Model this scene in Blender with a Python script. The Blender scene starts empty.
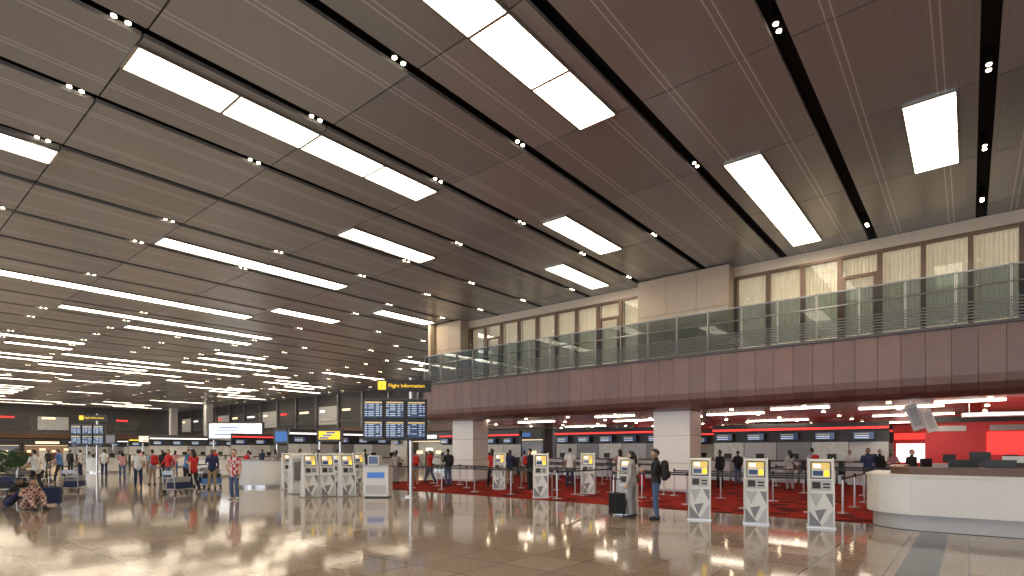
import bpy, math, random
import numpy as np
from mathutils import Vector, Matrix
random.seed(7)
RD=random.Random(11)
scene=bpy.context.scene
scene.view_settings.view_transform='Standard'
CAMH=1.7; YAW=math.radians(39.5)
FW=Vector((-math.sin(YAW),math.cos(YAW),0)); RT=Vector((math.cos(YAW),math.sin(YAW),0))
def sv(px,t):
    """survey: bearing + distance from the tripod -> floor position"""
    p=(FW+RT*((px-512)/555.0))*t
    return (p.x,p.y)
# ------------------------------------------------------------ materials
MATS={}
def mat(name,col,rough=.5,metal=0,emit=0,ecol=None,var=.08,scale=6,spec=.5,bump=0):
    if name in MATS: return MATS[name]
    m=bpy.data.materials.new(name); m.use_nodes=True
    nt=m.node_tree; b=nt.nodes['Principled BSDF']
    b.inputs['Roughness'].default_value=rough; b.inputs['Metallic'].default_value=metal
    b.inputs['Specular IOR Level'].default_value=spec
    tc=nt.nodes.new('ShaderNodeTexCoord'); no=nt.nodes.new('ShaderNodeTexNoise')
    no.inputs['Scale'].default_value=scale; no.inputs['Detail'].default_value=3
    nt.links.new(tc.outputs['Object'],no.inputs['Vector'])
    mx=nt.nodes.new('ShaderNodeMix'); mx.data_type='RGBA'
    c=list(col)
    mx.inputs[6].default_value=(*[x*(1-var) for x in c],1)
    mx.inputs[7].default_value=(*[min(1,x*(1+var)) for x in c],1)
    nt.links.new(no.outputs['Fac'],mx.inputs[0]); nt.links.new(mx.outputs[2],b.inputs['Base Color'])
    if emit:
        b.inputs['Emission Strength'].default_value=emit
        b.inputs['Emission Color'].default_value=(*(ecol or col),1)
    if bump:
        bp=nt.nodes.new('ShaderNodeBump'); bp.inputs['Strength'].default_value=bump
        nt.links.new(no.outputs['Fac'],bp.inputs['Height']); nt.links.new(bp.outputs[0],b.inputs['Normal'])
    MATS[name]=m; return m
def glassmat(name,tint,refl=.6,ior=1.45):
    m=bpy.data.materials.new(name); m.use_nodes=True; nt=m.node_tree; nt.nodes.clear()
    o=nt.nodes.new('ShaderNodeOutputMaterial'); t=nt.nodes.new('ShaderNodeBsdfTransparent')
    g=nt.nodes.new('ShaderNodeBsdfGlossy'); g.inputs['Roughness'].default_value=.02
    t.inputs['Color'].default_value=(*tint,1); x=nt.nodes.new('ShaderNodeMixShader')
    f=nt.nodes.new('ShaderNodeFresnel'); f.inputs['IOR'].default_value=ior
    a=nt.nodes.new('ShaderNodeMath'); a.operation='MULTIPLY'; a.inputs[1].default_value=refl
    nt.links.new(f.outputs[0],a.inputs[0]); nt.links.new(a.outputs[0],x.inputs[0])
    nt.links.new(t.outputs[0],x.inputs[1]); nt.links.new(g.outputs[0],x.inputs[2]); nt.links.new(x.outputs[0],o.inputs[0])
    MATS[name]=m; return m
WHITE=mat('white_laminate',(.78,.78,.77),.35,var=.03)
PLWHITE=mat('white_column_paint',(.86,.84,.82),.4,var=.04,scale=2)
GREY=mat('grey_metal',(.3,.3,.31),.35,.6)
DGREY=mat('dark_grey_panel',(.07,.07,.075),.4)
BLACK=mat('black_plastic',(.015,.015,.017),.4)
STEEL=mat('brushed_steel',(.6,.6,.6),.28,1)
SCREEN=mat('monitor_screen',(.02,.04,.09),.15,emit=.4,ecol=(.06,.10,.22),scale=20)
SCRW=mat('screen_text_white',(.7,.8,.9),.4,emit=.8,ecol=(.75,.85,1))
SCRY=mat('screen_yellow',(.75,.55,.15),.4,emit=.35,ecol=(1,.7,.2))
YEL=mat('yellow_sign',(.9,.6,.03),.4,emit=1.0,ecol=(1,.62,.03))
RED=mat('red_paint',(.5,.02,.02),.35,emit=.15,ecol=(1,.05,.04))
REDL=mat('red_lit_panel',(.8,.03,.03),.4,emit=1.0,ecol=(1,.06,.05))
BLUE=mat('blue_panel',(.04,.15,.45),.35,emit=.25,ecol=(.1,.3,.9))
WOODB=mat('brown_wood',(.16,.08,.05),.35,var=.25,scale=4)
LITW=mat('lit_sign_white',(.9,.9,.9),.4,emit=1.2,ecol=(1,.98,.94))
LITWARM=mat('warm_shop_light',(.9,.7,.4),.4,emit=1.5,ecol=(1,.74,.46))
BEIGE=mat('beige_stone_cladding',(.56,.45,.34),.4,var=.12,scale=1.5)
HEADER=mat('beige_painted_header',(.72,.60,.47),.5,var=.05)
FRAMEB=mat('wood_toned_frame',(.20,.12,.08),.35,.2)
CREAM=mat('cream_curtain_glow',(.82,.70,.54),.8,emit=.2,ecol=(1,.83,.6),var=.14,scale=3)  # curtain's own emission imitates backlight; no lamp stands behind it
GL=glassmat('clear_glass',(.93,.96,.96),.5)
GLB=glassmat('tinted_balustrade_glass',(.58,.64,.66),.45)
# ------------------------------------------------------------ mesh builder
class MB:
    def __init__(s): s.v=[];s.f=[];s.m=[];s.mats=[]
    def mi(s,mt):
        if mt not in s.mats: s.mats.append(mt)
        return s.mats.index(mt)
    def add(s,vs,fs,mt):
        o=len(s.v)
        s.v+= [tuple(q) for q in vs]; k=s.mi(mt)
        for f in fs: s.f.append(tuple(i+o for i in f)); s.m.append(k)
    def box(s,c,d,mt,R=None):
        x,y,z=[q/2 for q in d]; c=Vector(c)
        vs=[Vector(p) for p in [(-x,-y,-z),(x,-y,-z),(x,y,-z),(-x,y,-z),(-x,-y,z),(x,-y,z),(x,y,z),(-x,y,z)]]
        if R is not None: vs=[R@p for p in vs]
        s.add([p+c for p in vs],[(3,2,1,0),(4,5,6,7),(0,1,5,4),(1,2,6,5),(2,3,7,6),(3,0,4,7)],mt)
    def b2(s,x0,x1,y0,y1,z0,z1,mt): s.box(((x0+x1)/2,(y0+y1)/2,(z0+z1)/2),(abs(x1-x0),abs(y1-y0),abs(z1-z0)),mt)
    def quad(s,p,mt): s.add(p,[tuple(range(len(p)))],mt)
    def cyl(s,p0,p1,r0,mt,r1=None,n=12):
        p0=Vector(p0);p1=Vector(p1); r1=r0 if r1 is None else r1
        d=(p1-p0).normalized(); a=d.orthogonal().normalized(); b=d.cross(a)
        vs=[p0+(a*math.cos(6.2832*i/n)+b*math.sin(6.2832*i/n))*r0 for i in range(n)]
        vs+=[p1+(a*math.cos(6.2832*i/n)+b*math.sin(6.2832*i/n))*r1 for i in range(n)]
        fs=[(i,(i+1)%n,n+(i+1)%n,n+i) for i in range(n)]+[tuple(range(n-1,-1,-1)),tuple(range(n,2*n))]
        s.add(vs,fs,mt)
    def prism(s,prof,x0,x1,mt):
        n=len(prof)
        vs=[(x0,p[0],p[1]) for p in prof]+[(x1,p[0],p[1]) for p in prof]
        s.add(vs,[(i,(i+1)%n,n+(i+1)%n,n+i) for i in range(n)]+[tuple(range(n-1,-1,-1)),tuple(range(n,2*n))],mt)
    def tube(s,P,R,mt,n=12,ref=(1,0,0)):
        P=[Vector(p) for p in P]; vs=[];k=len(P)
        for i in range(k):
            d=(P[min(i+1,k-1)]-P[max(i-1,0)]).normalized(); x=Vector(ref); x=(x-d*x.dot(d))
            if x.length<.05: x=d.orthogonal()
            x.normalize(); y=d.cross(x); r=R[i]; a,b=(r if isinstance(r,tuple) else (r,r))
            vs+=[P[i]+x*a*math.cos(6.2832*j/n)+y*b*math.sin(6.2832*j/n) for j in range(n)]
        fs=[]
        for i in range(k-1):
            for j in range(n): fs.append((i*n+j,i*n+(j+1)%n,(i+1)*n+(j+1)%n,(i+1)*n+j))
        fs+=[tuple(range(n-1,-1,-1)),tuple(range((k-1)*n,k*n))]
        s.add(vs,fs,mt)
    def ell(s,c,r,mt,R=None,nu=12,nv=8,keep=None,deform=None):
        vs=[];us=[];fs=[]
        for i in range(nv+1):
            th=math.pi*i/nv
            for j in range(nu):
                ph=6.2832*j/nu
                u=Vector((math.sin(th)*math.cos(ph),math.sin(th)*math.sin(ph),math.cos(th))); us.append(u)
                q=Vector((u.x*r[0],u.y*r[1],u.z*r[2]))
                if deform: q=deform(u,q)
                if R is not None: q=R@q
                vs.append(q+Vector(c))
        for i in range(nv):
            for j in range(nu):
                f=(i*nu+j,(i+1)*nu+j,(i+1)*nu+(j+1)%nu,i*nu+(j+1)%nu)
                if keep:
                    u=sum((us[k] for k in f),Vector())/4
                    if not keep(u): continue
                fs.append(f)
        s.add(vs,fs,mt)
    def obj(s,name,loc=(0,0,0),rz=0,smooth=False,bevel=0,scale=1):
        me=bpy.data.meshes.new(name); me.from_pydata(s.v,[],s.f)
        for m in s.mats: me.materials.append(m)
        me.polygons.foreach_set('material_index',s.m)
        if smooth: me.polygons.foreach_set('use_smooth',[True]*len(s.f))
        me.update(); o=bpy.data.objects.new(name,me); o.location=loc; o.rotation_euler=(0,0,rz); o.scale=(scale,)*3
        scene.collection.objects.link(o)
        if bevel:
            b=o.modifiers.new('bevel','BEVEL'); b.width=bevel; b.segments=2; b.limit_method='ANGLE'
        return o
def inst(o,name,loc,rz=0,scale=1):
    n=bpy.data.objects.new(name,o.data); n.location=loc; n.rotation_euler=(0,0,rz); n.scale=(scale,)*3
    scene.collection.objects.link(n)
    for m in o.modifiers:
        if m.type=='BEVEL':
            b=n.modifiers.new('bevel','BEVEL'); b.width=m.width; b.segments=2; b.limit_method='ANGLE'
    return n
def text(body,parent,loc,rot,size,mt,align='LEFT'):
    c=bpy.data.curves.new('lettering','FONT'); c.body=body; c.size=size; c.extrude=.004; c.align_x=align
    o=bpy.data.objects.new('lettering',c); c.materials.append(mt); scene.collection.objects.link(o)
    o.parent=parent; o.location=loc; o.rotation_euler=rot; return o
# ------------------------------------------------------------ camera / world
cd=bpy.data.cameras.new('camera'); co=bpy.data.objects.new('camera',cd); scene.collection.objects.link(co)
co.location=(0,0,CAMH); co.rotation_euler=(math.pi/2,0,YAW); cd.lens=19.5; cd.sensor_width=36; cd.shift_y=.158; cd.clip_end=400
scene.camera=co
w=bpy.data.worlds.new('world'); scene.world=w; w.use_nodes=True
w.node_tree.nodes['Background'].inputs[0].default_value=(.86,.92,1,1); w.node_tree.nodes['Background'].inputs[1].default_value=3.0
XL,XR,YB,YF=-114,14,-20,40
CZ=8.76
# ------------------------------------------------------------ floor
fm=bpy.data.materials.new('polished_granite_floor'); fm.use_nodes=True; nt=fm.node_tree; b=nt.nodes['Principled BSDF']
tc=nt.nodes.new('ShaderNodeTexCoord'); br=nt.nodes.new('ShaderNodeTexBrick'); br.offset=0
br.inputs['Scale'].default_value=1; br.inputs['Brick Width'].default_value=.9; br.inputs['Row Height'].default_value=.9
br.inputs['Mortar Size'].default_value=.009; br.inputs['Color1'].default_value=(.40,.32,.25,1); br.inputs['Color2'].default_value=(.29,.225,.175,1); br.inputs['Mortar'].default_value=(.10,.08,.065,1)
n1=nt.nodes.new('ShaderNodeTexNoise'); n1.inputs['Scale'].default_value=34; n1.inputs['Detail'].default_value=4
n2=nt.nodes.new('ShaderNodeTexNoise'); n2.inputs['Scale'].default_value=.6
mx=nt.nodes.new('ShaderNodeMix'); mx.data_type='RGBA'; mx.blend_type='MULTIPLY'; mx.inputs[0].default_value=.8
mr=nt.nodes.new('ShaderNodeMapRange'); mr.inputs['From Min'].default_value=.3; mr.inputs['From Max'].default_value=.7; mr.inputs['To Min'].default_value=.5; mr.inputs['To Max'].default_value=1.35
for a,c in ((br,0),(n1,0),(n2,0)): nt.links.new(tc.outputs['Object'],a.inputs['Vector'])
nt.links.new(n1.outputs['Fac'],mr.inputs['Value']); nt.links.new(br.outputs['Color'],mx.inputs[6]); nt.links.new(mr.outputs[0],mx.inputs[7])
nt.links.new(mx.outputs[2],b.inputs['Base Color'])
m2=nt.nodes.new('ShaderNodeMapRange'); m2.inputs['To Min'].default_value=.05; m2.inputs['To Max'].default_value=.10
nt.links.new(n2.outputs['Fac'],m2.inputs['Value']); nt.links.new(m2.outputs[0],b.inputs['Roughness']); b.inputs['IOR'].default_value=1.42
m=MB(); m.b2(XL,XR,YB,YF+10,-.2,0,fm); m.obj('floor')
DKST=mat('dark_stone_inlay',(.07,.075,.085),.12,var=.2,scale=30)
m=MB(); m.b2(-.78,-.32,YB,14.1,0,.003,DKST); m.obj('floor_inlay_strip')
cm=bpy.data.materials.new('red_patterned_carpet'); cm.use_nodes=True; nt=cm.node_tree; b=nt.nodes['Principled BSDF']; b.inputs['Roughness'].default_value=.95
b.inputs['Specular IOR Level'].default_value=.1
tc=nt.nodes.new('ShaderNodeTexCoord'); vo=nt.nodes.new('ShaderNodeTexVoronoi'); vo.inputs['Scale'].default_value=1.3
cr=nt.nodes.new('ShaderNodeValToRGB'); cr.color_ramp.elements[0].color=(.06,.008,.007,1); cr.color_ramp.elements[0].position=.25; cr.color_ramp.elements[1].color=(.26,.018,.012,1); cr.color_ramp.elements[1].position=.5
nt.links.new(tc.outputs['Object'],vo.inputs['Vector']); nt.links.new(vo.outputs['Distance'],cr.inputs[0]); nt.links.new(cr.outputs[0],b.inputs['Base Color'])
m=MB(); m.b2(-23.5,XR-.05,15.1,YF+9,0,.008,cm); m.obj('floor_carpet')
# ------------------------------------------------------------ ceiling
pm=bpy.data.materials.new('perforated_metal_ceiling'); pm.use_nodes=True; nt=pm.node_tree; b=nt.nodes['Principled BSDF']
b.inputs['Metallic'].default_value=.35; b.inputs['Roughness'].default_value=.3
def mth(op,a,bb=None,c=None):
    n=nt.nodes.new('ShaderNodeMath'); n.operation=op
    for i,q in enumerate((a,bb,c)):
        if q is None: continue
        if isinstance(q,(int,float)): n.inputs[i].default_value=q
        else: nt.links.new(q,n.inputs[i])
    return n.outputs[0]
tc=nt.nodes.new('ShaderNodeTexCoord'); sp=nt.nodes.new('ShaderNodeSeparateXYZ'); nt.links.new(tc.outputs['Object'],sp.inputs[0])
BAY=2.763; X0=.28
ph=mth('FLOORED_MODULO',mth('SUBTRACT',sp.outputs[0],X0),BAY)
def line(c,wd): return mth('LESS_THAN',mth('ABSOLUTE',mth('SUBTRACT',ph,c)),wd)
ls=mth('MAXIMUM',mth('MAXIMUM',line(.66,.012),line(.78,.012)),mth('MAXIMUM',line(2.0,.012),line(2.12,.012)))
fine=mth('GREATER_THAN',mth('FRACT',mth('MULTIPLY',ph,9.0)),.9)
geo=nt.nodes.new('ShaderNodeNewGeometry')
cell=mth('ADD',mth('MULTIPLY',mth('SUBTRACT',geo.outputs['Random Per Island'],.5),.09),.42)
val=mth('SUBTRACT',mth('ADD',cell,mth('MULTIPLY',ls,.42)),mth('MULTIPLY',fine,.07))
cc=nt.nodes.new('ShaderNodeCombineColor'); nt.links.new(mth('MULTIPLY',val,.97),cc.inputs[0]); nt.links.new(mth('MULTIPLY',val,1.0),cc.inputs[1]); nt.links.new(mth('MULTIPLY',val,1.04),cc.inputs[2])
nt.links.new(cc.outputs[0],b.inputs['Base Color'])
MOD=3.53; Y0=3.3
CEILY=22.0
m=MB()
i=-5
while X0-BAY*i>XL:
    xs=X0-BAY*i; xe=xs-BAY
    ymax=CEILY if xe>-24 else YF
    j=math.floor((YB-Y0)/MOD)
    while Y0+MOD*j<ymax:
        y0=Y0+MOD*j+.015; y1=min(Y0+MOD*(j+1)-.015,ymax)
        xa,xb=xe+.135,xs-.135
        m.b2(xa,xb,y0,y1,CZ,CZ+.08,pm)
        j+=1
    i+=1
m.obj('ceiling_metal_panels')
VOID=mat('black_ceiling_void',(.006,.006,.007),.8)
m=MB(); m.b2(XL,XR,YB,YF+1,CZ+.32,CZ+.5,VOID); m.obj('ceiling')
lm=bpy.data.materials.new('warm_diffuser_light'); lm.use_nodes=True; nt=lm.node_tree; b=nt.nodes['Principled BSDF']
geo=nt.nodes.new('ShaderNodeNewGeometry'); mr=nt.nodes.new('ShaderNodeMapRange'); mr.inputs['To Min'].default_value=7; mr.inputs['To Max'].default_value=14
nt.links.new(geo.outputs['Random Per Island'],mr.inputs['Value']); nt.links.new(mr.outputs[0],b.inputs['Emission Strength'])
b.inputs['Emission Color'].default_value=(1,.85,.63,1); b.inputs['Base Color'].default_value=(.9,.85,.75,1)
def clight(x,y0,y1,wd=.85):
    m=MB(); L=y1-y0; k=max(2,round(L/1.765)); z=CZ
    for a in range(k):
        ya=y0+L*a/k+.03; yb=y0+L*(a+1)/k-.03
        m.b2(x-wd/2,x+wd/2,ya,yb,z-.03,z-.012,lm)
    for sx in (-1,1): m.b2(x+sx*(wd/2+.02)-.02,x+sx*(wd/2+.02)+.02,y0,y1,z-.05,z,GREY)
    for a in range(k+1): m.b2(x-wd/2,x+wd/2,y0+L*a/k-.03,y0+L*a/k+.03,z-.045,z,STEEL)
    for a in range(k): m.b2(x-.008,x+.008,y0+L*a/k,y0+L*(a+1)/k,z-.036,z-.03,GREY)
    m.obj('ceiling_light_panel')
g=lambda k:Y0+MOD*k
for a in [(-.63,g(3),g(4)),(-4.25,g(3),g(5)),(-6.15,g(0),g(2)),(-9.8,g(3),g(4)),(-12.3,g(4),g(5)),(-11.6,g(0),g(2)),(-15.5,g(2),g(3)),(-21,g(1),g(3)),(-17,g(-1),g(0)),
  (-29.6,g(0),g(3)),(-26.9,g(3),g(4)),(-23.2,g(4),g(5)),(-1,g(-2),g(0)),(-15,g(-3),g(-1)),(3.5,g(0),g(2)),(-6.5,g(-4),g(-2)),(3.5,g(-4),g(-3))]:
    clight(*a)
i=12
while X0-BAY*(i+1)>XL+2:
    xc=X0-BAY*(i+.5)+RD.choice((-.4,0,.4)); k=-4
    if i in (13,): i+=1
    while k<9:
        if RD.random()<.24:
            L=RD.choice((1,1,2,2,3)); clight(xc,g(k),min(g(k+L),YF-2),.72); k+=L+1
        else: k+=1
    i+=1
SPOT=mat('spot_bulb',(1,.9,.7),.3,emit=22,ecol=(1,.82,.55))
m=MB(); i=-2
while X0-BAY*i>XL+1:
    xs=X0-BAY*i; k=-3
    ymx=21 if xs>-24 else YF-1
    while g(k)-.3<ymx:
        if i<1 or RD.random()<.62:
            for d in (-.1,.1):
                y=g(k)-.35+d; 
                m.cyl((xs,y,CZ+.32),(xs,y,CZ+.03),.06,BLACK,n=8)
                m.cyl((xs,y,CZ+.03),(xs,y,CZ+.01),.042,SPOT,n=8)
        k+=1
    i+=1
m.obj('recessed_spotlights')
# ------------------------------------------------------------ walls
DKW=mat('dark_wall',(.09,.08,.075),.5); GW=mat('grey_wall',(.14,.13,.125),.6)
m=MB(); m.b2(XL-.3,XL,YB,YF+10,0,9.2,GW); m.obj('wall_left')
m=MB(); m.b2(XR,XR+.3,YB,YF+10,0,9.2,mat('light_wall',(.5,.47,.44),.6)); m.obj('wall_right')
m=MB(); m.b2(XL,XR,YF+9.7,YF+10,0,9.2,DKW); m.obj('wall_back')
m=MB(); x=XL
while x<=XR: m.b2(x-.08,x+.08,YB-.1,YB+.1,0,9.2,FRAMEB); x+=4
for z in (.1,3,6,9.1): m.b2(XL,XR,YB-.06,YB+.06,z-.06,z+.06,FRAMEB)
m.obj('window_1')
# ------------------------------------------------------------ mezzanine
XM=-23.2
facA=[mat('facia_panel_a',(.175,.098,.082),.3,.1,var=.2,scale=3),mat('facia_panel_b',(.16,.09,.077),.3,.1,var=.2,scale=3),mat('facia_panel_c',(.19,.107,.089),.3,.1,var=.2,scale=3)]
prof=[(20.5,5.22),(20.5,3.85),(20.54,3.62),(20.66,3.43),(20.85,3.32),(21.1,3.28),(21.4,3.28),(21.4,5.22)]
m=MB(); x=XM
while x<XR-.1:
    x1=min(x+.6,XR-.02); m.prism(prof,x+.005,x1-.005,RD.choice(facA)); x=x1
m.b2(XM,XR-.03,20.42,20.62,5.22,5.30,DGREY)
m.obj('mezzanine_facia')
UC=mat('bronze_soffit',(.26,.125,.095),.25,.4,var=.15,scale=1)
m=MB(); m.b2(XM,XR,21.4,YF+9.7,3.3,3.5,UC); m.obj('ceiling_mezzanine_soffit')
m=MB(); m.b2(XM,XR,20.62,YF+9.7,5.1,5.24,GREY); m.obj('floor_mezzanine_deck')
m=MB(); m.b2(XM-.2,XM,21.0,YF+9.7,3.28,8.75,BEIGE); m.obj('wall_mezzanine_side')
SL=mat('soffit_light',(1,.95,.85),.4,emit=11,ecol=(1,.86,.68))
m=MB()
for (x,y,lx,ly) in [(-2,25.2,2.6,.35),(-8,25.2,2.4,.3),(4,25.2,2.6,.35),(-2,31,3,.35),(-14,27.4,2.4,.3),(-19,25.2,2.4,.3),(-8,32.2,3,.35),(-15,35,3,.35),(4,32.2,3,.35),(-3,39,3,.35),(-20,32,3,.35),(0,23.4,1.8,.25),(-12,39,3,.35),(-20,39,3,.35),(-5,23.3,2,.25),(-13,23.4,2,.25)]:
    m.b2(x-lx/2,x+lx/2,y-ly/2,y+ly/2,3.26,3.295,SL)
m.obj('soffit_light_panels')
m=MB()
for a in range(-9,6):
    for c in range(5): 
        x=a*2.6+.5; y=22.6+c*3.6; m.cyl((x,y,3.3),(x,y,3.27),.07,SPOT,n=8)
m.obj('soffit_downlights')
# balustrade
m=MB(); x=XM+.1
while x<XR-.1:
    m.b2(x-.018,x+.018,20.5,20.56,5.3,6.85,GREY)
    m.b2(x+.03,min(x+1.17,XR-.05),20.57,20.582,5.36,6.8,GLB); x+=1.2
for z in (5.36,5.45,5.54,5.63,5.72,5.81,5.9): m.b2(XM,XR-.03,20.44,20.47,z-.016,z+.016,mat('dark_rail_metal',(.13,.125,.12),.35,.6))
m.cyl((XM,20.53,6.35),(XR-.03,20.53,6.35),.025,GREY,n=8)
m.b2(XM,XR-.03,20.55,20.6,6.8,6.84,GREY)
m.obj('balcony_railing')
UY=22.0
m=MB()
m.b2(XM,XR,UY,UY+.25,8.37,8.75,HEADER); m.b2(XM,XR,UY,UY+.2,5.24,5.36,FRAMEB); m.obj('wall_upper_header')
m=MB(); m.b2(XM,XR,UY+1.2,UY+1.4,5.24,8.75,mat('upper_room_wall',(.4,.36,.3),.7)); m.obj('wall_upper_room')
m=MB()
for (a,c) in ((-23.1,-21.2),(-10.75,-7.0)):
    n=3 if c-a>2.5 else 2; wdt=(c-a)/n
    for q in range(n):
        for z0,z1 in ((5.25,7.2),(7.2,8.72)):
            m.b2(a+wdt*q+.006,a+wdt*(q+1)-.006,21.35,UY-.03,z0+.006,z1-.006,BEIGE)
m.obj('stone_clad_pier_block')
def winrow(a,c,doors=()):
    k=round((c-a)/1.185); wd=(c-a)/k
    for q in range(k):
        x0=a+wd*q; x1=x0+wd; m=MB()
        for x in (x0+.035,x1-.035): m.b2(x-.034,x+.034,UY-.02,UY+.12,5.365,8.28,FRAMEB)
        m.b2(x0,x1,UY-.02,UY+.12,8.28,8.365,FRAMEB)
        if q in doors:
            m.b2(x0+.07,x1-.07,UY-.03,UY+.12,7.55,7.65,FRAMEB); m.b2(x0+.07,x0+.17,UY-.03,UY+.1,5.365,7.55,FRAMEB); m.b2(x1-.17,x1-.07,UY-.03,UY+.1,5.365,7.55,FRAMEB)
            m.b2(x0+.17,x1-.17,UY,UY+.08,5.365,5.55,FRAMEB); m.cyl((x1-.2,UY-.08,6.2),(x1-.2,UY-.08,6.8),.02,STEEL,n=8)
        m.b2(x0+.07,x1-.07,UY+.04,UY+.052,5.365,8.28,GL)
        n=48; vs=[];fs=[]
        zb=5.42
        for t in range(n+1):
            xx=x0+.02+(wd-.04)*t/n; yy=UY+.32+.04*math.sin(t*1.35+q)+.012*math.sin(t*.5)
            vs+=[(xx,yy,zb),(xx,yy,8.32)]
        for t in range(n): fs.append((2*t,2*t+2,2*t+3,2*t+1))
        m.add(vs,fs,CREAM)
        m.obj('door_1' if q in doors else 'window_2')
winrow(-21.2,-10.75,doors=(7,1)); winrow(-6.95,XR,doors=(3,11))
def column(x,y,wd,dp,z1):
    m=MB(); 
    for z0,zz in ((.12,1.15),(1.165,2.25),(2.265,z1)): m.b2(x-wd/2,x+wd/2,y-dp/2,y+dp/2,z0,zz,PLWHITE)
    m.b2(x-wd/2+.02,x+wd/2-.02,y-dp/2+.02,y+dp/2-.02,0.009,z1,GREY)
    m.b2(x-wd/2-.01,x+wd/2+.01,y-dp/2-.01,y+dp/2+.01,0.009,.12,STEEL); m.obj('column',bevel=.02)
for x in (-21.1,-9.3,2.5): column(x,22.0,1.55,1.2,3.27)
for x in (-21.1,-9.3,2.5): column(x,36.2,1.5,1.2,3.27)
for x in (-90,-104): column(x,36,1.0,1.0,CZ-.01)
# ------------------------------------------------------------ shopfronts (rear line of hall)
DISP=[mat('shop_display_a',(.30,.2,.13),.5,emit=.16,ecol=(.8,.55,.35),var=.7,scale=4),mat('shop_display_b',(.18,.19,.22),.5,emit=.15,ecol=(.6,.6,.65),var=.7,scale=5),mat('shop_display_c',(.3,.14,.10),.5,emit=.14,ecol=(.8,.35,.22),var=.7,scale=4),mat('shop_display_d',(.3,.28,.25),.5,emit=.22,ecol=(.9,.82,.7),var=.7,scale=4)]
def shop(x,y,wd,hz,c,rz=0):
    m=MB(); x0=0;x1=wd
    m.b2(x0,x1,1.2,1.3,0,hz,DISP[c%4]); m.b2(x0,x0+.2,0,1.2,0,hz,DKW); m.b2(x1-.2,x1,0,1.2,0,hz,DKW)
    m.b2(x0,x1,0,1.3,hz,hz+.15,DKW)
    sg=[LITW,REDL,LITWARM,DGREY,LITW,LITWARM,BLUE][c%7]
    m.b2(x0+.2,x1-.2,-.05,.1,hz-.75,hz,DGREY); m.b2(x0+wd*.25,x1-wd*.25,-.09,-.05,hz-.55,hz-.2,sg)
    for q in range(4):
        xx=x0+.5+q*(wd-1)/3.2; m.b2(xx,xx+.9,.5,.9,0,1.2+.3*(q%2),WHITE if (q+c)%2 else WOODB); m.b2(xx+.1,xx+.8,.55,.85,1.3+.3*(q%2),1.6+.3*(q%2),sg if q%2 else LITWARM)
    m.b2(x0+.3,x1-.3,.2,.4,hz-.85,hz-.8,LITWARM)
    m.obj('shopfront',(x,y,0),rz)
c=0
for x in range(-112,-29,6): shop(x,YF-1.5,5.9,3.4,c); c+=1
for y in range(36,-12,-6): shop(XL+1.5,y-6,5.9,3.2,c,math.pi/2); c+=1
DKGL=mat('dark_gallery_glazing',(.05,.05,.055),.2,emit=.05,ecol=(.6,.5,.4),var=.6,scale=2)
m=MB(); m.b2(XL+1.5,XM-.25,YF-1.6,YF-.2,3.6,4.3,WOODB); m.b2(XL+1.5,XM-.25,YF-.4,YF-.2,4.3,8.7,DKW)
for q,x in enumerate(range(-110,-27,5)): m.b2(x,x+4.2,YF-.5,YF-.4,4.9,7.2,DKGL if q%3 else DISP[3]); m.b2(x+.4,x+1.4+q%3*.6,YF-.58,YF-.5,6.5,6.75,[LITWARM,LITW,LITWARM,REDL][q%4]); m.b2(x+4.4,x+4.7,YF-.7,YF-.4,4.3,8.7,GREY)
m.cyl((XL+1.5,YF-1.6,5.2),(XM-.25,YF-1.6,5.2),.03,STEEL,n=6); m.obj('upper_gallery')
m=MB(); m.b2(XL+.02,XL+1.4,-12,YF-1.7,3.5,4.2,WOODB)
for q,y in enumerate(range(-10,34,5)): m.b2(XL+.02,XL+.2,y,y+3.9,4.9,7.0,DKGL if q%3 else DISP[3]); m.b2(XL+.2,XL+.25,y+.5,y+2.2,6.6,6.9,[LITWARM,LITW,REDL][q%3])
m.obj('end_gallery')
for x in range(-22,10,6): 
    m=MB(); y=43; m.b2(x,x+5.9,y,y+.2,0.01,3.27,RED); m.b2(x+.3,x+5.6,y-.06,y,2.35,2.75,REDL); m.b2(x+.4,x+2.6,y-.06,y,.9,2.1,LITW if (x//6)%2 else DISP[1]); m.b2(x+3.2,x+5.4,y-.06,y,.9,2.1,DISP[abs(x)%3])
    m.obj('red_wall_panel')
# ------------------------------------------------------------ check-in counters
KG2_=mat('pale_grey_panel',(.45,.45,.46),.4)
def island(x,y,n,col,rz=0,back=None):
    """row of desks running along +X local, seen from -Y local"""
    m=MB(); L=n*1.7; back=back or DGREY
    for q in range(n):
        a=q*1.7
        m.b2(a+.05,a+1.35,-.35,.35,.12,1.08,WHITE); m.b2(a+.02,a+1.4,-.42,.4,1.08,1.13,WOODB); m.b2(a+.1,a+1.3,-.3,.3,0.009,.12,STEEL)
        m.b2(a+.9,a+1.3,.05,.1,1.2,1.5,BLACK); m.b2(a+1.08,a+1.12,.08,.12,1.12,1.22,BLACK)
        m.b2(a+1.42,a+1.66,-.3,.5,0.01,.45,STEEL)
        m.b2(a+.2,a+1.15,.68,.74,2.2,2.62,BLACK); m.b2(a+.24,a+1.11,.67,.68,2.24,2.58,SCREEN)
        for r in range(3): m.b2(a+.3,a+.9,.662,.67,2.28+r*.1,2.31+r*.1,SCRW if r<2 else SCRY)
        m.b2(a+.02,a+1.68,.96,.98,1.15,2.1,[WHITE,KG2_,DISP[3]][(q+n)%3])
    m.b2(0,L,.98,1.1,0.01,3.1,back); m.b2(0,L,.75,1.1,2.72,3.1,DGREY); m.b2(0,L,.72,.75,2.74,2.86,col)
    m.obj('check_in_counter',(x,y,0),rz)
island(-22.3,31,6,REDL); island(-11.5,31.5,5,REDL); island(-17,38,8,REDL)
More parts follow.
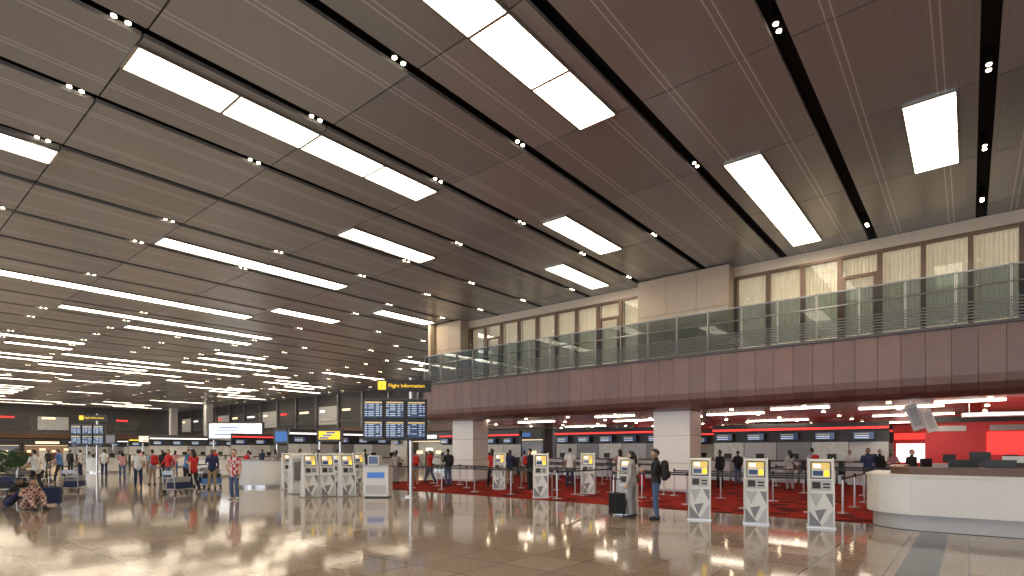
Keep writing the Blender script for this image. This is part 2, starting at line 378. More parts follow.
for k,x in enumerate((-34,-47,-60,-73,-86,-99)):
    island(x,19+k%2*2,5,(LITW,REDL,LITW,YEL,LITW,LITW)[k],math.pi/2)
    island(x,31,5,(REDL,LITW,REDL,LITW,YEL,BLUE)[k],0,WHITE if k%2 else DGREY)
m=MB(); m.b2(-1.6,9,32.4,32.6,0.01,3.25,RED)
for k in range(5):
    x=-1.4+k*2; m.b2(x,x+1.7,32.34,32.4,1.5,2.5,REDL if k%2 else RED); m.b2(x+.1,x+1.3,32.3,32.34,2.55,2.8,WHITE)
    m.b2(x,x+1.6,30.6,31.2,.01,1.1,WHITE); m.b2(x+.5,x+.95,30.9,30.95,1.15,1.5,BLACK)
m.b2(-1.6,9,32.1,32.4,2.95,3.22,DGREY); m.obj('red_service_wall')
# ------------------------------------------------------------ billboard etc.
def billboard(x,y,z0,wd,h,rz,mt):
    m=MB(); m.box((0,0,z0+h/2),(wd,.25,h),DGREY); m.box((0,-.14,z0+h/2),(wd-.3,.03,h-.3),mt)
    for r in range(3): m.box((-wd*.2+r*.2,-.165,z0+h*.3+r*h*.2),(wd*.35,.02,.1),BLUE)
    for sx in (-1,1): m.cyl((sx*wd*.4,.0,0),(sx*wd*.4,0,z0),.08,STEEL)
    m.obj('illuminated_billboard',(x,y,0),rz)
x,y=sv(236,50); billboard(x,y,2.6,5.0,1.6,YAW,LITW)
x,y=sv(100,68); billboard(x,y,2.4,4,1.2,YAW,DISP[1])
x,y=sv(160,64); billboard(x,y,2.5,5,.9,YAW,LITWARM)
x,y=sv(290,38); billboard(x,y,2.1,2.2,1.0,YAW,BLUE)
x,y=sv(330,34.5); billboard(x,y,2.2,1.6,.8,YAW,YEL)
# ------------------------------------------------------------ flight information board
def fids(px,t,rz,cols=3):
    x,y=sv(px,t); m=MB()
    m.cyl((0,0,.02),(0,0,4.3),.07,STEEL); m.cyl((0,0,0),(0,0,.04),.3,STEEL,n=20)
    m.box((-.25,0,4.0),(1.95,.14,.42),BLACK); 
    W=2.25; cx=-.55
    m.box((cx,-.05,2.78),(W,.16,1.5),DGREY)
    for r in range(2):
        for c in range(cols):
            a=cx-W/2+W*(c+.5)/cols; z=2.78+(.36 if r else -.36)
            m.box((a,-.17,z),(W/cols-.06,.08,.66),BLACK); m.box((a,-.215,z),(W/cols-.14,.01,.57),SCREEN)
            m.box((a,-.222,z+.24),(W/cols-.16,.006,.045),SCRY)
            for k in range(7):
                for (o,wl) in ((-.26,.09),(-.08,.18),(.14,.1),(.26,.06)):
                    if RD.random()<.85: m.box((a+o,-.222,z+.17-k*.065),(wl,.006,.013),SCRW)
    o=m.obj('flight_information_board',(x,y,0),rz)
    text('Flight Information',o,(-.8,-.08,3.94),(math.pi/2,0,0),.18,YEL)
    mm=MB(); mm.box((-1.02,-.08,4.0),(.28,.02,.3),YEL)
    p=mm.obj('pictogram_plate'); p.parent=o
    text('i',o,(-1.02,-.1,3.92),(math.pi/2,0,0),.25,BLACK,'CENTER')
fids(411,20,YAW+.12)
fids(97,40,YAW+.1)
# ------------------------------------------------------------ kiosks
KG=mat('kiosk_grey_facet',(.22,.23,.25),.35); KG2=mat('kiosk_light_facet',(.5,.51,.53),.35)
def kiosk_mesh():
    m=MB(); W=.235
    m.b2(-.28,.28,-.3,.24,0,.04,STEEL)
    m.prism([(-.24,.04),(.2,.04),(.16,.8),(.10,1.44),(.07,1.49),(.02,1.5),(-.02,1.46),(-.2,.8)],-W,W,WHITE)
    for s in (-1,1): m.prism([(-.27,.04),(-.2,.04),(-.16,.8),(.03,1.46),(.03,1.53),(-.03,1.51),(-.23,.8)],s*W-.012+s*.012,s*W+.012+s*.012,WHITE)
    m.prism([(.2,.5),(.24,.52),(.2,1.2),(.14,1.3)],-W+.04,W-.04,GREY)
    def face(u,v,d=0):
        y=-.2+.18*v-d*.965; z=.8+.66*v+d*.263; return (u,y,z)
    def fq(u0,u1,v0,v1,mt,d): m.quad([face(u0,v0,d),face(u1,v0,d),face(u1,v1,d),face(u0,v1,d)],mt)
    fq(-.2,.2,.40,.97,DGREY,.004); fq(-.175,.175,.44,.93,WHITE,.007)
    fq(-.175,.175,.72,.93,SCRY,.009); fq(-.14,.0,.76,.89,SCRW,.011); fq(-.15,.04,.50,.66,SCREEN,.011); fq(.06,.16,.48,.68,YEL,.011)
    fq(-.2,.2,.02,.36,KG2,.004); fq(-.17,-.01,.08,.3,BLACK,.007); fq(.04,.17,.2,.26,BLACK,.007); fq(.04,.17,.1,.15,BLACK,.007)
    def pf(pts,mt,d=.004):
        m.quad([(u,-.24+(z-.04)/.76*.04-d,z) for (u,z) in pts],mt)
    W=.222
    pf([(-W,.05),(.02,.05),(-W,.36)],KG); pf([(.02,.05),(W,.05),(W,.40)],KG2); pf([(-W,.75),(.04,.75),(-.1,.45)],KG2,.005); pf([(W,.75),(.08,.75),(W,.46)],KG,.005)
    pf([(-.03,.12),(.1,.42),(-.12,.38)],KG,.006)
    return m
K=kiosk_mesh().obj('self_check_in_kiosk',(-6.95,13.25,0),.25,bevel=.005)
for (x,y,r) in ((-5.1,13.45,.3),(-3.83,13.55,.3),(-2.53,13.75,.25)): inst(K,'self_check_in_kiosk',(x,y,0),r)
for (px,t,r) in ((288,24,1.4),(297,21.5,-1.7),(309,20,1.4),(326,20.3,1.3),(336,22.5,1.2),(346,20.3,1.4),(500,24,.5),(541,19.6,.6),(588,21.5,.5),(358,25,1.3),(306,25,1.0)):
    x,y=sv(px,t); inst(K,'self_check_in_kiosk',(x,y,.009 if y>15.1 and x>-23.5 else 0),r,1.04)
m=MB(); m.b2(-.45,.45,-.35,.35,.05,1.1,WHITE); m.b2(-.4,.4,-.3,.3,0,.05,BLACK); m.b2(-.48,.48,-.38,.38,1.1,1.16,GREY); m.b2(-.3,.3,-.37,-.35,.7,.9,BLUE); m.b2(-.3,.1,-.3,.2,1.16,1.5,WHITE); m.b2(-.26,.06,-.31,-.3,1.2,1.46,SCREEN)
m.b2(-.35,.35,-.36,-.35,.15,.45,KG2)
x,y=sv(378,20); m.obj('service_cabinet',(x,y,0),YAW,bevel=.01)
def ccounter(px,t,r,a0,a1,h,rz):
    x,y=sv(px,t); m=MB(); n=18
    for k in range(n):
        t0=a0+(a1-a0)*k/n; t1=a0+(a1-a0)*(k+1)/n
        for (ri,ro,z0,z1,mt) in ((r-.35,r,.12,h,WHITE),(r-.45,r+.05,h,h+.04,GREY),(r-.3,r-.05,0.0,.12,STEEL)):
            vs=[]
            for z in (z0,z1):
                for (rr,tt) in ((ri,t0),(ro,t0),(ro,t1),(ri,t1)): vs.append((rr*math.cos(tt),rr*math.sin(tt),z))
            m.add(vs,[(3,2,1,0),(4,5,6,7),(0,1,5,4),(1,2,6,5),(2,3,7,6),(3,0,4,7)],mt)
    m.obj('curved_information_counter',(x,y,0),rz)
ccounter(267,26,1.2,math.pi*1.0,math.pi*2,1.2,YAW)
ccounter(107,42,1.2,math.pi*1.0,math.pi*2,1.1,YAW)
ccounter(222,36,1.5,math.pi*1.0,math.pi*2,1.1,YAW)
# big reception desk right
def desk():
    path=[(-1.85,17.3),(-1.85,15.6)]
    for k in range(1,9):
        a=math.pi+math.pi/2*k/8*1.0; path.append((-.75+1.1*math.cos(a),15.35+1.1*math.sin(a)))
    path+=[(3,14.2),(7,14.2)]
    P=[Vector((p[0],p[1],0)) for p in path]; N=[]
    for i in range(len(P)):
        d=(P[min(i+1,len(P)-1)]-P[max(i-1,0)]).normalized(); N.append(Vector((-d.y,d.x,0)))
    m=MB()
    def sweep(o0,o1,z0,z1,mt):
        for i in range(len(P)-1):
            vs=[]
            for z in (z0,z1):
                for (q,o) in ((i,o0),(i,o1),(i+1,o1),(i+1,o0)): v=P[q]+N[q]*o; vs.append((v.x,v.y,z))
            m.add(vs,[(0,1,2,3),(7,6,5,4),(4,5,1,0),(5,6,2,1),(6,7,3,2),(7,4,0,3)],mt)
    sweep(.12,.6,0.009,.34,KG2); sweep(0,.6,.34,1.13,WHITE); sweep(-.03,.75,1.13,1.17,WHITE)
    sweep(.62,.8,.3,.75,WHITE); sweep(.6,1.2,.73,.76,WOODB); 
    sweep(.45,.6,1.17,1.3,WOODB); sweep(.38,.68,1.3,1.33,WOODB)
    for (x,y,r) in ((-.1,15.2,.2),(.5,15.25,-.2),(1.1,15.1,.1),(-.8,16.6,1.2)):
        R=Matrix.Rotation(r,3,'Z'); m.box((x,y,1.33),(.5,.04,.32),BLACK,R); m.box((x,y,1.0),(.05,.05,.5),BLACK); m.box((x,y,.77),(.25,.18,.02),BLACK)
    m.obj('reception_desk')
desk()
m=MB()
m.b2(-.05,1.2,17.3,17.8,0.01,1.35,WOODB); m.b2(-.1,1.25,17.25,17.85,1.35,1.4,DGREY); m.b2(.0,.4,17.4,17.6,1.4,1.65,BLACK); m.b2(.6,1.1,17.4,17.6,1.4,1.55,WHITE)
m.obj('back_office_cabinet')
def chair(x,y,r):
    m=MB()
    for k in range(5):
        a=k*1.2566; m.cyl((0,0,.09),(.28*math.cos(a),.28*math.sin(a),.06),.02,BLACK,n=6); m.ell((.28*math.cos(a),.28*math.sin(a),.03),(.03,.03,.03),BLACK,nu=8,nv=6)
    m.cyl((0,0,.08),(0,0,.45),.03,STEEL); m.box((0,0,.48),(.46,.46,.08),BLACK); m.box((0,-.24,.85),(.42,.06,.55),BLACK); m.box((0,-.26,.55),(.08,.04,.2),BLACK)
    m.obj('office_chair',(x,y,0.009),r,bevel=.02)
chair(.2,16.1,.4); chair(1.3,16.2,-.3)
m=MB(); 
m.box((0,0,2.86),(3.6,.5,.14),WHITE); m.box((0,-.26,2.86),(3.4,.02,.08),LITW)
for sx in (-1.6,1.6): m.cyl((sx,0,2.93),(sx,0,3.29),.02,STEEL)
m.obj('hanging_light_beam',(1.6,24.2,0),.05)
m=MB(); R=Matrix.Rotation(-.32,3,'Y'); m.box((0,0,2.75),(.32,.12,.85),WHITE,R); m.box((0,-.07,2.75),(.22,.02,.6),KG2,R); m.cyl((-.1,0,3.1),(-.1,0,3.28),.02,STEEL)
hs=m.obj('hanging_row_sign',(-1.35,21.9,0),.3,bevel=.02)
inst(hs,'hanging_row_sign',(-1.1,24.6,0),.3)
# ------------------------------------------------------------ queue barriers
def barrier(pts):
    m=MB()
    for p in pts:
        m.cyl((p[0],p[1],0.009),(p[0],p[1],.03),.17,STEEL,n=16); m.cyl((p[0],p[1],.03),(p[0],p[1],.95),.028,STEEL,n=10); m.cyl((p[0],p[1],.9),(p[0],p[1],1.0),.04,BLACK,n=10)
    for a,c in zip(pts[:-1],pts[1:]):
        a=Vector((*a,0));c=Vector((*c,0)); d=c-a; 
        m.box(((a+c)/2)+Vector((0,0,.93)),(d.length,.006,.05),BLACK,Matrix.Rotation(math.atan2(d.y,d.x),3,'Z'))
    m.obj('queue_barrier')
for y in (16.2,17.7,19.2): barrier([(-21+k*1.9,y) for k in range(6)])
for y in (16.6,18.0,19.6): barrier([(-8.4+k*1.7,y) for k in range(4)])
barrier([(-8.9,16),(-8.9,18),(-8.9,19.8)]); barrier([(-11,15.8),(-11,17.5),(-11,19.5)]); barrier([(-2.6,17),(-2.6,19),(-2.6,21)])
for y in (24,26,28): barrier([(-20+k*2,y) for k in range(5)]); barrier([(-7+k*2,y) for k in range(4)])
# ------------------------------------------------------------ people
SK=[mat('skin_light',(.62,.40,.29),.5,var=.05),mat('skin_tan',(.42,.25,.16),.5,var=.05),mat('skin_brown',(.22,.12,.075),.5,var=.05)]
HB=mat('hair_black',(.012,.01,.009),.45,var=.3,scale=40)
LIP=mat('lips',(.4,.13,.11),.4); EYW=mat('eye_white',(.8,.8,.78),.3)
def cloth(n,c): return mat('cloth_'+n,c,.85,var=.18,scale=14,bump=.15)
C={'white':cloth('white',(.72,.72,.72)),'black':cloth('black',(.018,.018,.022)),'navy':cloth('navy',(.02,.03,.09)),'jeans':cloth('jeans',(.07,.12,.24)),'red':cloth('red',(.55,.03,.03)),
 'grey':cloth('grey',(.28,.28,.3)),'ltgrey':cloth('ltgrey',(.42,.41,.41)),'khaki':cloth('khaki',(.35,.27,.17)),'blue':cloth('blue',(.08,.2,.5)),'pink':cloth('pink',(.6,.3,.32)),'ltblue':cloth('ltblue',(.4,.52,.65)),'brown':cloth('brown',(.14,.08,.05))}
chk=bpy.data.materials.new('cloth_patterned'); chk.use_nodes=True; nt=chk.node_tree; tcn=nt.nodes.new('ShaderNodeTexCoord'); ck=nt.nodes.new('ShaderNodeTexChecker'); ck.inputs['Scale'].default_value=14; ck.inputs[1].default_value=(.6,.45,.36,1); ck.inputs[2].default_value=(.2,.08,.09,1)
nt.links.new(tcn.outputs['Object'],ck.inputs['Vector']); nt.links.new(ck.outputs[0],nt.nodes['Principled BSDF'].inputs['Base Color']); nt.nodes['Principled BSDF'].inputs['Roughness'].default_value=.9; C['pattern']=chk
chk2=chk.copy(); chk2.name='cloth_red_white_check'; q=[n for n in chk2.node_tree.nodes if n.type=='TEX_CHECKER'][0]; q.inputs['Scale'].default_value=9; q.inputs[1].default_value=(.75,.7,.7,1); q.inputs[2].default_value=(.55,.04,.05,1); C['check']=chk2
def V(*a): return Vector(a)
def pose_joints(p):
    J=dict(pel=V(0,0,.93),wai=V(0,0,1.06),che=V(0,.005,1.26),nb=V(0,-.01,1.44),hd=V(0,.02,1.605))
    for s,n in ((-1,'L'),(1,'R')):
        J['sh'+n]=V(s*.175,-.01,1.385); J['el'+n]=V(s*.225,-.03,1.11); J['wr'+n]=V(s*.235,.05,.87)
        J['hi'+n]=V(s*.088,0,.9); J['kn'+n]=V(s*.1,.015,.49); J['an'+n]=V(s*.11,-.025,.085)
    lean=0
    if p=='walk':
        J['knL']=V(-.095,.16,.50);J['anL']=V(-.1,.26,.10); J['knR']=V(.095,-.03,.49); J['anR']=V(.1,-.27,.14)
        J['elR']=V(.225,.08,1.12);J['wrR']=V(.21,.24,.95); J['elL']=V(-.225,-.14,1.13);J['wrL']=V(-.23,-.16,.89)
    if p=='hold':
        J['elL']=V(-.225,.05,1.12);J['wrL']=V(-.13,.27,1.2); J['elR']=V(.225,.05,1.12);J['wrR']=V(.12,.28,1.16)
    if p=='reach':
        J['elR']=V(.22,.14,1.16);J['wrR']=V(.13,.38,1.2); J['elL']=V(-.22,-.04,1.11)
    if p=='drag':
        J['elR']=V(.25,-.06,1.12);J['wrR']=V(.3,-.12,.88)
    if p=='push':
        for s,n in ((-1,'L'),(1,'R')): J['el'+n]=V(s*.23,.1,1.14);J['wr'+n]=V(s*.2,.36,1.02)
        J['knL']=V(-.095,.14,.50);J['anL']=V(-.1,.2,.09); J['anR']=V(.1,-.25,.14); J['knR']=V(.095,-.02,.49); lean=.16
    if p=='hip':
        J['elR']=V(.34,-.04,1.15);J['wrR']=V(.17,.08,1.0)
    if p=='phone':
        J['elR']=V(.24,.06,1.12);J['wrR']=V(.13,.07,1.4)
    if p=='floor':
        d=V(0,0,-.80)
        for k in J:
            if k[:2] not in('kn','an'): J[k]=J[k]+d
        for s,n in ((-1,'L'),(1,'R')):
            J['kn'+n]=V(s*.16,.33,.46);J['an'+n]=V(s*.13,.52,.085)
            J['el'+n]=V(s*.25,.12,.4);J['wr'+n]=V(s*.12,.33,.42)
        lean=.35
    if lean:
        M=Matrix.Rotation(-lean,3,'X'); c=J['pel']
        for k in ('wai','che','nb','hd','shL','shR'): J[k]=c+M@(J[k]-c)
    return J,lean
def person(name,pose,top,bot,skin=0,hair=None,long=False,female=False,pack=None,shoes='black',sleeve=False,shorts=False,headyaw=0,tilt=0,bag=None):
    J,lean=pose_joints(pose); b=MB(); D=WHITE; sk=SK[skin]; hair=hair or HB
    fw=.92 if female else 1
    def ln(a,c,t): return a.lerp(c,t)
    sp=[J['pel']+(J['pel']-J['wai'])*.75, J['pel']+(J['pel']-J['wai'])*.3,J['pel'],J['wai'],ln(J['wai'],J['che'],.5),J['che'],ln(J['che'],J['nb'],.45),ln(J['che'],J['nb'],.78),J['nb'],J['nb']+(J['hd']-J['nb'])*.45]
    wa=.125 if female else .15
    rr=[(.11,.085),(.165,.12),(.172,.125),(wa,.108),(.15*fw,.115),(.168*fw,.12),(.175*fw,.108),(.13*fw,.085),(.062,.062),(.05,.052)]
    b.tube(sp,rr,D,n=16)
    bones=[('top',J['pel']+V(0,0,-.04),J['che'],.14),('top',J['che'],J['nb'],.11),('skin',J['nb'],J['hd'],.052)]
    for s,n in ((-1,'L'),(1,'R')):
        sh,el,wr=J['sh'+n]*1,J['el'+n],J['wr'+n]; sh=Vector((sh.x*fw,sh.y,sh.z))
        b.tube([sh+V(-s*.05,0,.012),sh,ln(sh,el,.3),ln(sh,el,.75),el,ln(el,wr,.3),ln(el,wr,.75),wr],[.05,.062*fw,.056*fw,.047*fw,.043*fw,.044*fw,.034*fw,.027],D,n=10,ref=(0,1,0))
        bones+=[('top',sh,ln(sh,el,.55),.06),('arm',ln(sh,el,.6),el,.045),('arm',el,wr,.035)]
        hi,kn,an=J['hi'+n],J['kn'+n],J['an'+n]
        lo=1.0 if shorts else 1.18
        b.tube([hi+V(0,0,.03),ln(hi,kn,.15),ln(hi,kn,.5),kn,ln(kn,an,.3),ln(kn,an,.7),an],[.095,.094,.08,.064,.058*lo+.003,.047*lo+.006,.042*lo+.008],D,n=12)
        toe=an+V(s*.02,.17,0); hz=an.z-.045
        b.tube([V(an.x,an.y-.075,hz),V(an.x,an.y-.03,hz+.005),V(an.x,an.y+.04,hz),V(toe.x,toe.y-.04,hz-.012),V(toe.x,toe.y+.015,hz-.016)],[(.025,.026),(.042,.044),(.044,.04),(.048,.028),(.03,.018)],D,n=10)
        bones+=[('bot',hi+V(0,0,-.06),kn,.08),('shin' if shorts else 'bot',kn,an+V(0,0,.03),.055),('shoe',an+V(0,-.07,-.04),V(toe.x,toe.y,hz),.045)]
    tmp=b.obj('tmp'); r=tmp.modifiers.new('r','REMESH'); r.mode='VOXEL'; r.voxel_size=.017
    sm=tmp.modifiers.new('s','SMOOTH'); sm.factor=.5; sm.iterations=3
    dg=bpy.context.evaluated_depsgraph_get(); dg.update(); me=bpy.data.meshes.new_from_object(tmp.evaluated_get(dg))
    bpy.data.objects.remove(tmp)
    vs=np.array([v.co for v in me.vertices]); fs=[tuple(p.vertices) for p in me.polygons]
    cen=np.array([p.center for p in me.polygons]); best=np.full(len(fs),1e9); lab=np.zeros(len(fs),int)
    for k,(l,a,c,rad) in enumerate(bones):
        a=np.array(a);c=np.array(c); d=c-a; t=np.clip(((cen-a)@d)/(d@d),0,1)[:,None]; ds=np.linalg.norm(cen-(a+t*d),axis=1)-rad
        u=ds<best; best[u]=ds[u]; lab[u]=k
    mp={'top':C[top],'arm':C[top] if sleeve else sk,'skin':sk,'bot':C[bot],'shin':sk,'shoe':C[shoes]}
    m=MB(); m.v=[tuple(q) for q in vs]; m.f=fs; m.m=[m.mi(mp[bones[k][0]]) for k in lab]
    bpy.data.meshes.remove(me)
    H=Matrix.Rotation(headyaw,3,'Z')@Matrix.Rotation(-(lean*.6+tilt),3,'X'); hc=J['hd']
    def df(u,q):
        if u.z<0: q.x*=1+.38*u.z*(1 if u.y>-.2 else .6)
        if u.z<0 and u.y<0: q.y*=1+.35*u.z
        if u.y>.75 and abs(u.x)<.25 and -.35<u.z<.15: q.y+=.006
        if abs(u.z-.12)<.12 and u.y>.6: q.y-=.004
        return q
    m.ell(hc,(.076,.096,.116),sk,H,20,16,deform=df)
    def hp(x,y,z): return hc+H@V(x,y,z)
    m.tube([hp(0,.088,.012),hp(0,.104,-.015),hp(0,.113,-.03),hp(0,.095,-.036)],[.006,.009,.013,.008],sk,n=8)
    for s in (-1,1):
        m.ell(hp(s*.077,-.005,-.005),(.011,.02,.03),sk,H,8,6)
        m.ell(hp(s*.031,.082,.008),(.014,.009,.008),EYW,H,8,6); m.ell(hp(s*.031,.0895,.008),(.006,.004,.006),HB,H,8,6)
        m.ell(hp(s*.031,.087,.03),(.018,.006,.004),hair,H,8,6)
    m.ell(hp(0,.088,-.058),(.024,.008,.008),LIP,H,10,6)
    if long:
        m.ell(hc+V(0,-.008,.006),(.086,.104,.124),hair,H,20,16,keep=lambda u:(u.z>.42+.25*u.y) or (u.y<.15 and u.z>-.9))
        m.tube([hp(0,-.08,.02),hp(0,-.1,-.08),hp(0,-.1,-.18),hp(0,-.09,-.26)],[(.07,.04),(.085,.035),(.08,.03),(.04,.015)],hair,n=12)
    else:
        m.ell(hc+V(0,-.008,.006),(.083,.102,.122),hair,H,20,16,keep=lambda u:(u.z>.42+.3*u.y) if u.y>0 else (u.z>.42+1.1*u.y and u.z>-.55))
    for s,n in ((-1,'L'),(1,'R')):
        el,wr=J['el'+n],J['wr'+n]; d=(wr-el).normalized(); fwd=V(0,1,0)
        sd=fwd-d*fwd.dot(d)
        if sd.length<.3: sd=V(-s,0,0)-d*(-s*d.x)
        sd.normalize(); nr=d.cross(sd).normalized(); 
        if nr.x*s>0: nr=-nr
        m.tube([wr-d*.01,wr+d*.03,wr+d*.07,wr+d*.09],[(.024,.017),(.036,.016),(.041,.014),(.036,.011)],sk,n=10,ref=sd)
        for k,(o,L) in enumerate(((.030,.07),(.010,.08),(-.010,.074),(-.029,.058))):
            p0=wr+d*.08+sd*o; p1=p0+d*L*.45+nr*.008; p2=p1+d*L*.28+nr*.02; p3=p2+d*L*.15+nr*.022
            m.tube([p0,p1,p2,p3],[.0095,.009,.008,.006],sk,n=6)
        p0=wr+d*.025+sd*.03; p1=p0+d*.03+sd*.022+nr*.006; p2=p1+d*.03+sd*.008+nr*.01
        m.tube([p0,p1,p2],[.012,.010,.007],sk,n=6)
    if pack:
        c=J['che']+V(0,-.21,-.06)
        m.ell(c,(.16,.11,.26),C[pack],None,16,12,deform=lambda u,q:Vector((math.copysign(abs(u.x)**.6,u.x)*.16,math.copysign(abs(u.y)**.7,u.y)*.1,math.copysign(abs(u.z)**.6,u.z)*.25)))
        m.ell(c+V(0,-.09,-.1),(.11,.05,.1),C[pack],None,12,8)
        for s in (-1,1): m.tube([J['che']+V(s*.1,-.13,.13),J['che']+V(s*.115,-.02,.19),J['che']+V(s*.115,.1,.1),J['che']+V(s*.12,.09,-.08),J['che']+V(s*.13,-.1,-.2)],[(.025,.008)]*5,C[pack],n=8)
    if bag:
        c=J['pel']+V(.22,.02,.05); m.ell(c,(.06,.16,.12),C[bag],None,12,8,deform=lambda u,q:Vector((u.x*.06,math.copysign(abs(u.y)**.6,u.y)*.16,math.copysign(abs(u.z)**.6,u.z)*.12)))
        m.tube([c+V(0,0,.1),J['che']+V(.1,.13,0),J['nb']+V(-.1,.06,-.04),J['che']+V(-.1,-.14,-.0),c+V(0,-.1,.08)],[(.015,.006)]*5,C[bag],n=6)
    return m
PE={}
def defp(key,*a,**k): PE[key]=(person(key,*a,**k),None)
ROT=lambda deg:YAW+math.radians(deg)
def place(key,name,px,t,deg,scale=1,z=0):
    m,o=PE[key]; x,y=sv(px,t)
    if y>15.1 and x>-23.5: z=.009
    if o is None:
        o=m.obj(name,(x,y,z),ROT(deg),smooth=True,scale=scale); PE[key]=(m,o)
    else: inst(o,name,(x,y,z),ROT(deg),scale)
defp('m_pack','hold','black','jeans',1,pack='black',sleeve=True,tilt=.25)
defp('w_grey','reach','ltgrey','grey',0,long=True,female=True,bag='brown',tilt=.2,sleeve=True)
defp('m_white','push','white','black',1)
defp('m_redwalk','walk','red','jeans',0,sleeve=True)
defp('m_check','hip','check','jeans',0,shoes='white')
defp('w_pat','floor','pattern','pattern',1,long=True,female=True)
defp('m_floor','floor','black','navy',2)
defp('m_blue','push','blue','black',0)
defp('m_stand','stand','white','navy',1)
defp('w_pink','hold','pink','jeans',0,long=True,female=True)
defp('m_navy','phone','navy','khaki',2,sleeve=True)
defp('w_red','walk','red','black',0,long=True,female=True)
defp('m_shorts','drag','ltblue','khaki',1,shorts=True,pack='red')
defp('m_dark','stand','black','black',0,sleeve=True)
place('m_pack','man_with_backpack',656,13.5,75); place('w_grey','woman_with_handbag',632,14.0,60,.97)
place('m_white','man_pushing_trolley',36,21.9,80); place('m_floor','man_sitting_on_floor',8,16.5,-70)
place('w_pat','woman_sitting_on_floor',27,15.8,-110,1.05)
place('m_check','man_in_check_shirt',234,19,170); place('w_red','woman_in_red',193,22.5,60); place('m_blue','man_pushing_trolley',186,25,-80)
place('m_navy','man_on_phone',212,23.6,200); place('m_stand','man_in_white_shirt',138,25.5,30); place('m_shorts','man_in_shorts',152,27,60)
place('m_redwalk','man_in_red',168,27,150)
for (k,n,px,t,d) in [('m_stand','man_in_white_shirt',80,36,100),('m_blue','man_pushing_trolley',60,30,100),('w_pink','woman_traveller',122,33,40),('m_shorts','man_in_shorts',248,33,0),('m_navy','man_on_phone',300,32,90),
 ('w_pink','woman_traveller',175,40,20),('m_redwalk','man_in_red',215,47,60),('m_dark','man_in_black',48,47,40),
 ('m_navy','man_on_phone',510,26.5,10),('m_shorts','man_in_shorts',524,27.5,30),('w_pink','woman_traveller',545,27,-20),('m_stand','man_in_white_shirt',570,25,0),('w_red','woman_in_red',492,25,20),('m_pack','man_with_backpack',448,26,40),
 ('m_redwalk','man_in_red',430,28,60),('w_grey','woman_with_handbag',396,28,-30),('m_dark','man_in_black',880,26,180),('w_pink','woman_traveller',893,24.5,170),('m_dark','man_in_black',912,22.3,190),
 ('m_navy','man_on_phone',868,22.5,150),('m_dark','man_in_black',720,25,20),('w_grey','woman_with_handbag',790,23,0),('m_shorts','man_in_shorts',812,24,10),('w_pink','woman_traveller',620,25.5,0),('m_pack','man_with_backpack',738,27,0),
 ('w_pink','woman_traveller',140,52,0),('m_navy','man_on_phone',262,46,0),('m_dark','man_in_black',112,57,0),('m_redwalk','man_in_red',190,57,0),('m_pack','man_with_backpack',337,31,0),('w_grey','woman_with_handbag',275,34,30),
 ('m_dark','man_in_black',318,27,50),('m_dark','man_in_black',365,30,0),('m_shorts','man_in_shorts',415,26,20),('m_dark','man_in_black',162,34,70),
 ('m_stand','man_in_white_shirt',104,36,20),('m_dark','man_in_black',70,40,0),('m_dark','man_in_black',530,23.6,60),('m_stand','man_in_white_shirt',850,27,150)]:
    place(k,n,px,t,d,RD.uniform(.95,1.03))
# ------------------------------------------------------------ luggage
def suitcase(px,t,rz,mt,h=.62):
    m=MB(); wd=.42; dp=.26
    m.box((0,0,.06+h/2),(wd,dp,h),mt)
    for k in range(5): m.box((-wd/2+.07+k*.07,-dp/2-.006,.06+h/2),(.02,.014,h*.8),mt)
    for sx in (-1,1):
        for sy in (-1,1): m.cyl((sx*.16-.012,sy*.09,.03),(sx*.16+.012,sy*.09,.03),.03,BLACK)
        m.cyl((sx*.1,.09,.06+h),(sx*.1,.09,.06+h+.35),.01,STEEL,n=6)
    m.box((0,.09,.06+h+.36),(.24,.03,.03),BLACK); m.box((0,-.02,.06+h+.025),(.18,.03,.02),BLACK)
    x,y=sv(px,t); return m.obj('suitcase',(x,y,0.009 if y>15.1 and x>-23.5 else 0),rz,bevel=.015)
suitcase(617,14.3,.5,C['black'],.52)
suitcase(52,17.0,YAW+.5,C['navy'],.5)
suitcase(640,25.2,.2,C['red']); suitcase(257,33.5,.3,C['blue'])
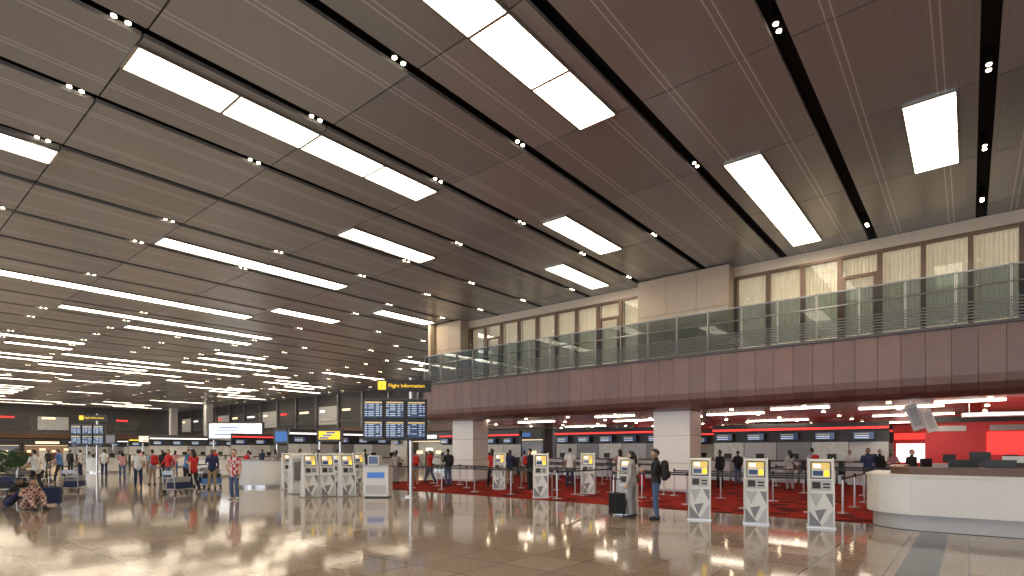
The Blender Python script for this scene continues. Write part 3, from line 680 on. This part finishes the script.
def trolley(px,t,rz,cols):
    m=MB()
    for sx in (-1,1):
        m.cyl((sx*.28,-.4,.14),(sx*.22,.5,.14),.018,STEEL,n=8); m.cyl((sx*.28,-.4,.14),(sx*.27,-.5,1.02),.018,STEEL,n=8)
        m.cyl((sx*.28-.015,-.38,.07),(sx*.28+.015,-.38,.07),.07,BLACK)
    m.cyl((-.02,.42,.06),(.02,.42,.06),.06,BLACK); m.cyl((-.28,-.5,1.02),(.28,-.5,1.02),.022,BLACK,n=8)
    m.box((0,.02,.15),(.5,.85,.02),GREY); m.box((0,-.42,.8),(.5,.12,.16),GREY); m.cyl((-.27,-.46,.6),(.27,-.46,.6),.012,STEEL,n=6)
    z=.17
    for k,cn in enumerate(cols):
        hh=.24-.02*k; m.box((0.01*k,.05,z+hh/2),(.5-.05*k,.7-.06*k,hh-.02),C[cn]); m.box((0,-.32+.03*k,z+hh/2),(.16,.03,.03),BLACK); z+=hh
    x,y=sv(px,t); return m.obj('luggage_trolley',(x,y,0),rz,bevel=.01)
def front(px,t,deg,d):
    x,y=sv(px,t); a=ROT(deg); return x-math.sin(a)*d,y+math.cos(a)*d
def trol(px,t,deg,cols):
    o=trolley(px,t,0,cols)
    x,y=front(px,t,deg,1.02); o.location=(x,y,0); o.rotation_euler=(0,0,ROT(deg))
trol(36,21.9,80,['black','navy']); trol(186,25,-80,['blue','black','grey']); trol(60,30,100,['brown','black'])
for (px,t,r) in ((74,23,1),(178,22.0,.4),(203,26,1)): trolley(px,t,r,['navy','grey'])
m=MB(); LEAF=mat('leaf_green',(.04,.10,.03),.6,var=.5,scale=10)
m.cyl((0,0,0),(0,0,.55),.28,DGREY,r1=.36,n=20); m.cyl((0,0,.5),(0,0,1.1),.03,WOODB)
for k in range(420):
    a=RD.uniform(0,6.28); ph=RD.uniform(-1,1); rr=.55*RD.uniform(.5,1); c=V(math.cos(a)*math.sqrt(1-ph*ph)*rr,math.sin(a)*math.sqrt(1-ph*ph)*rr,1.15+ph*rr*1.0)
    R=Matrix.Rotation(a,3,'Z')@Matrix.Rotation(RD.uniform(-1,1),3,'X'); 
    m.add([c+R@V(*q) for q in ((0,-.02,0),(.1,-.05,.02),(.2,0,-.02),(.1,.05,.02))],[(0,1,2,3)],LEAF)
sh=m.obj('potted_shrub',(*sv(6,27),0)); inst(sh,'potted_shrub',(*sv(18,34),0),1); inst(sh,'potted_shrub',(*sv(-5,24),0),2)
